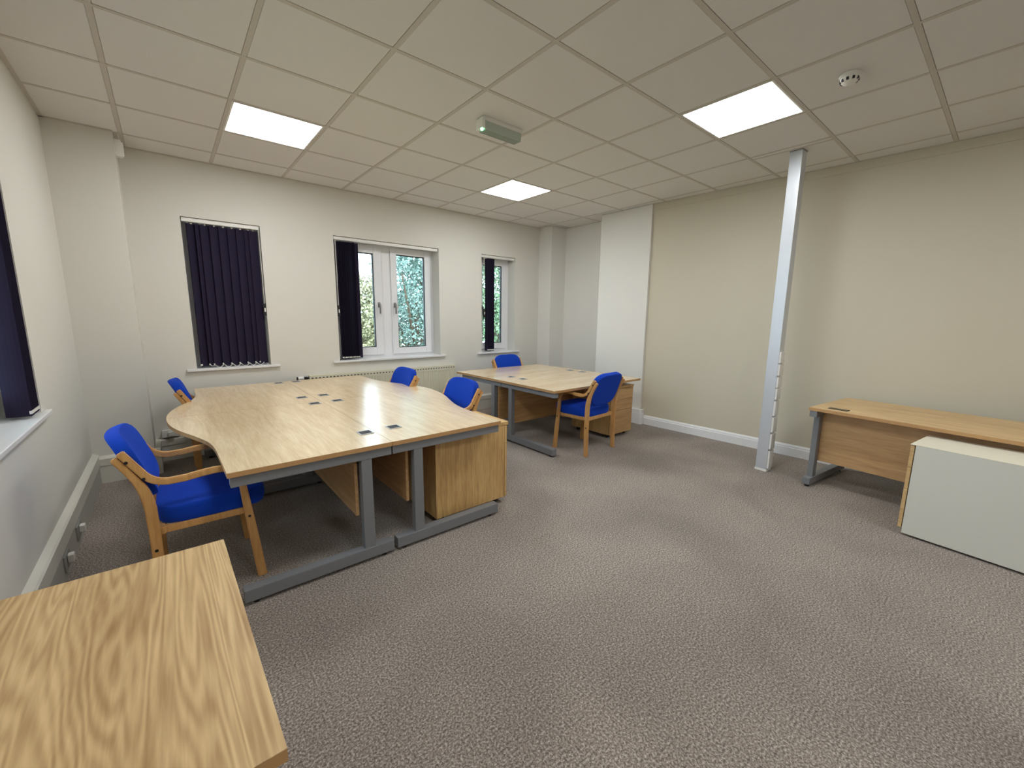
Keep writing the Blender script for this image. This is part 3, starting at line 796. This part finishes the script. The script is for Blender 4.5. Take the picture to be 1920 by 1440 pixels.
GT = 'trees and shrubs outside the windows'
tree('tree', 'tall blue-green tree filling the right pane of the wide window', 'tree', (5.55, 11.0, -3.2),
     [(0, 0, 5.6, 1.35), (-.3, .2, 7.0, 1.1), (.6, 0, 6.6, 1.2), (.3, -.2, 4.3, 1.2), (.2, .3, 8.2, .9)], 11000, .05, TEAL, 5.0, GT, 3)
tree('tree', 'yellowing autumn tree in the left pane of the wide window', 'tree', (4.05, 10.8, -3.2),
     [(0, 0, 4.6, .75), (-.1, 0, 5.2, .5), (.1, .1, 3.8, .8), (-.4, 0, 4.2, .6)], 6500, .045, YEL, 3.8, GT, 5)
tree('tree', 'dark green tree standing behind the yellowing one', 'tree', (5.5, 15.0, -3.2),
     [(0, 0, 4.0, 1.6), (-1.2, 0, 3.6, 1.4), (1.4, 0, 4.2, 1.6), (.2, 0, 2.4, 1.8)], 7000, .09, DARK, 3.0, GT, 7)
tree('tree', 'bright green tree seen through the narrow right window', 'tree', (8.15, 10.6, -3.2),
     [(0, 0, 5.6, 1.3), (-.2, .2, 6.8, 1.1), (.5, 0, 6.4, 1.1), (.2, -.2, 4.2, 1.3), (-.6, 0, 4.8, 1.0)], 13000, .052, GREEN, 5.0, GT, 9)
tree('shrub', 'lime green shrub low in the right pane of the wide window', 'shrub', (4.95, 9.2, -3.2),
     [(.1, 0, 3.0, .85), (-.5, 0, 2.6, .7), (.6, .1, 3.3, .7), (0, 0, 1.6, 1.0)], 6500, .042, LIME, 1.5, GT, 11)
tree('shrub', 'brownish hedge shrub low in the left pane of the wide window', 'shrub', (3.72, 9.8, -3.2),
     [(0, 0, 3.1, .85), (-.5, 0, 2.6, .8), (.5, .1, 2.9, .8), (0, 0, 1.6, 1.1)], 6500, .042, RUST, 1.5, GT, 13)
tree('shrub', 'pale green shrub low in the narrow right window', 'shrub', (7.4, 9.4, -3.2),
     [(0, 0, 2.7, .9), (-.5, 0, 2.5, .7), (.5, .1, 2.6, .7), (0, 0, 1.4, 1.0)], 5000, .045, LIME, 1.5, GT, 15)
tree('tree', 'leafy tree between the wide window and the narrow right window', 'tree', (6.9, 12.6, -3.2),
     [(0, 0, 5.2, 1.4), (-.3, .2, 6.6, 1.2), (.6, 0, 6.2, 1.2), (.3, -.2, 3.9, 1.4)], 10000, .065, TEAL, 5.0, GT, 17)

# ------------------------------------------------------------------ sky
wd = bpy.data.worlds.new('overcast_sky'); scene.world = wd; wd.use_nodes = True
nt = wd.node_tree; bg = nt.nodes['Background']
bg.inputs['Color'].default_value = (0.66, 0.83, 1.0, 1); bg.inputs['Strength'].default_value = 3.8

# ------------------------------------------------------------------ camera
cam = bpy.data.cameras.new('camera'); cam.sensor_width = 36.0; cam.sensor_fit = 'HORIZONTAL'
cam.lens = 774.75 / 1920 * 36.0; cam.clip_start = .02
co = bpy.data.objects.new('camera', cam); COL.objects.link(co)
r, u, fw = (Vector((0.7701794274785996, -0.6377378717488461, 0.010679720314176876)), Vector((0.09546255608738508, 0.13181062943922445, 0.9866675520924453)), Vector((0.6306429654519263, 0.758891536982781, -0.16239792246796952)))
co.matrix_world = Matrix(((r.x, u.x, -fw.x, 0), (r.y, u.y, -fw.y, 0), (r.z, u.z, -fw.z, 1.40), (0, 0, 0, 1)))
scene.camera = co
vs = scene.view_settings
vs.view_transform = 'Standard'; vs.look = 'None'; vs.gamma = 1.0; vs.use_curve_mapping = False
vs.exposure = 1.38
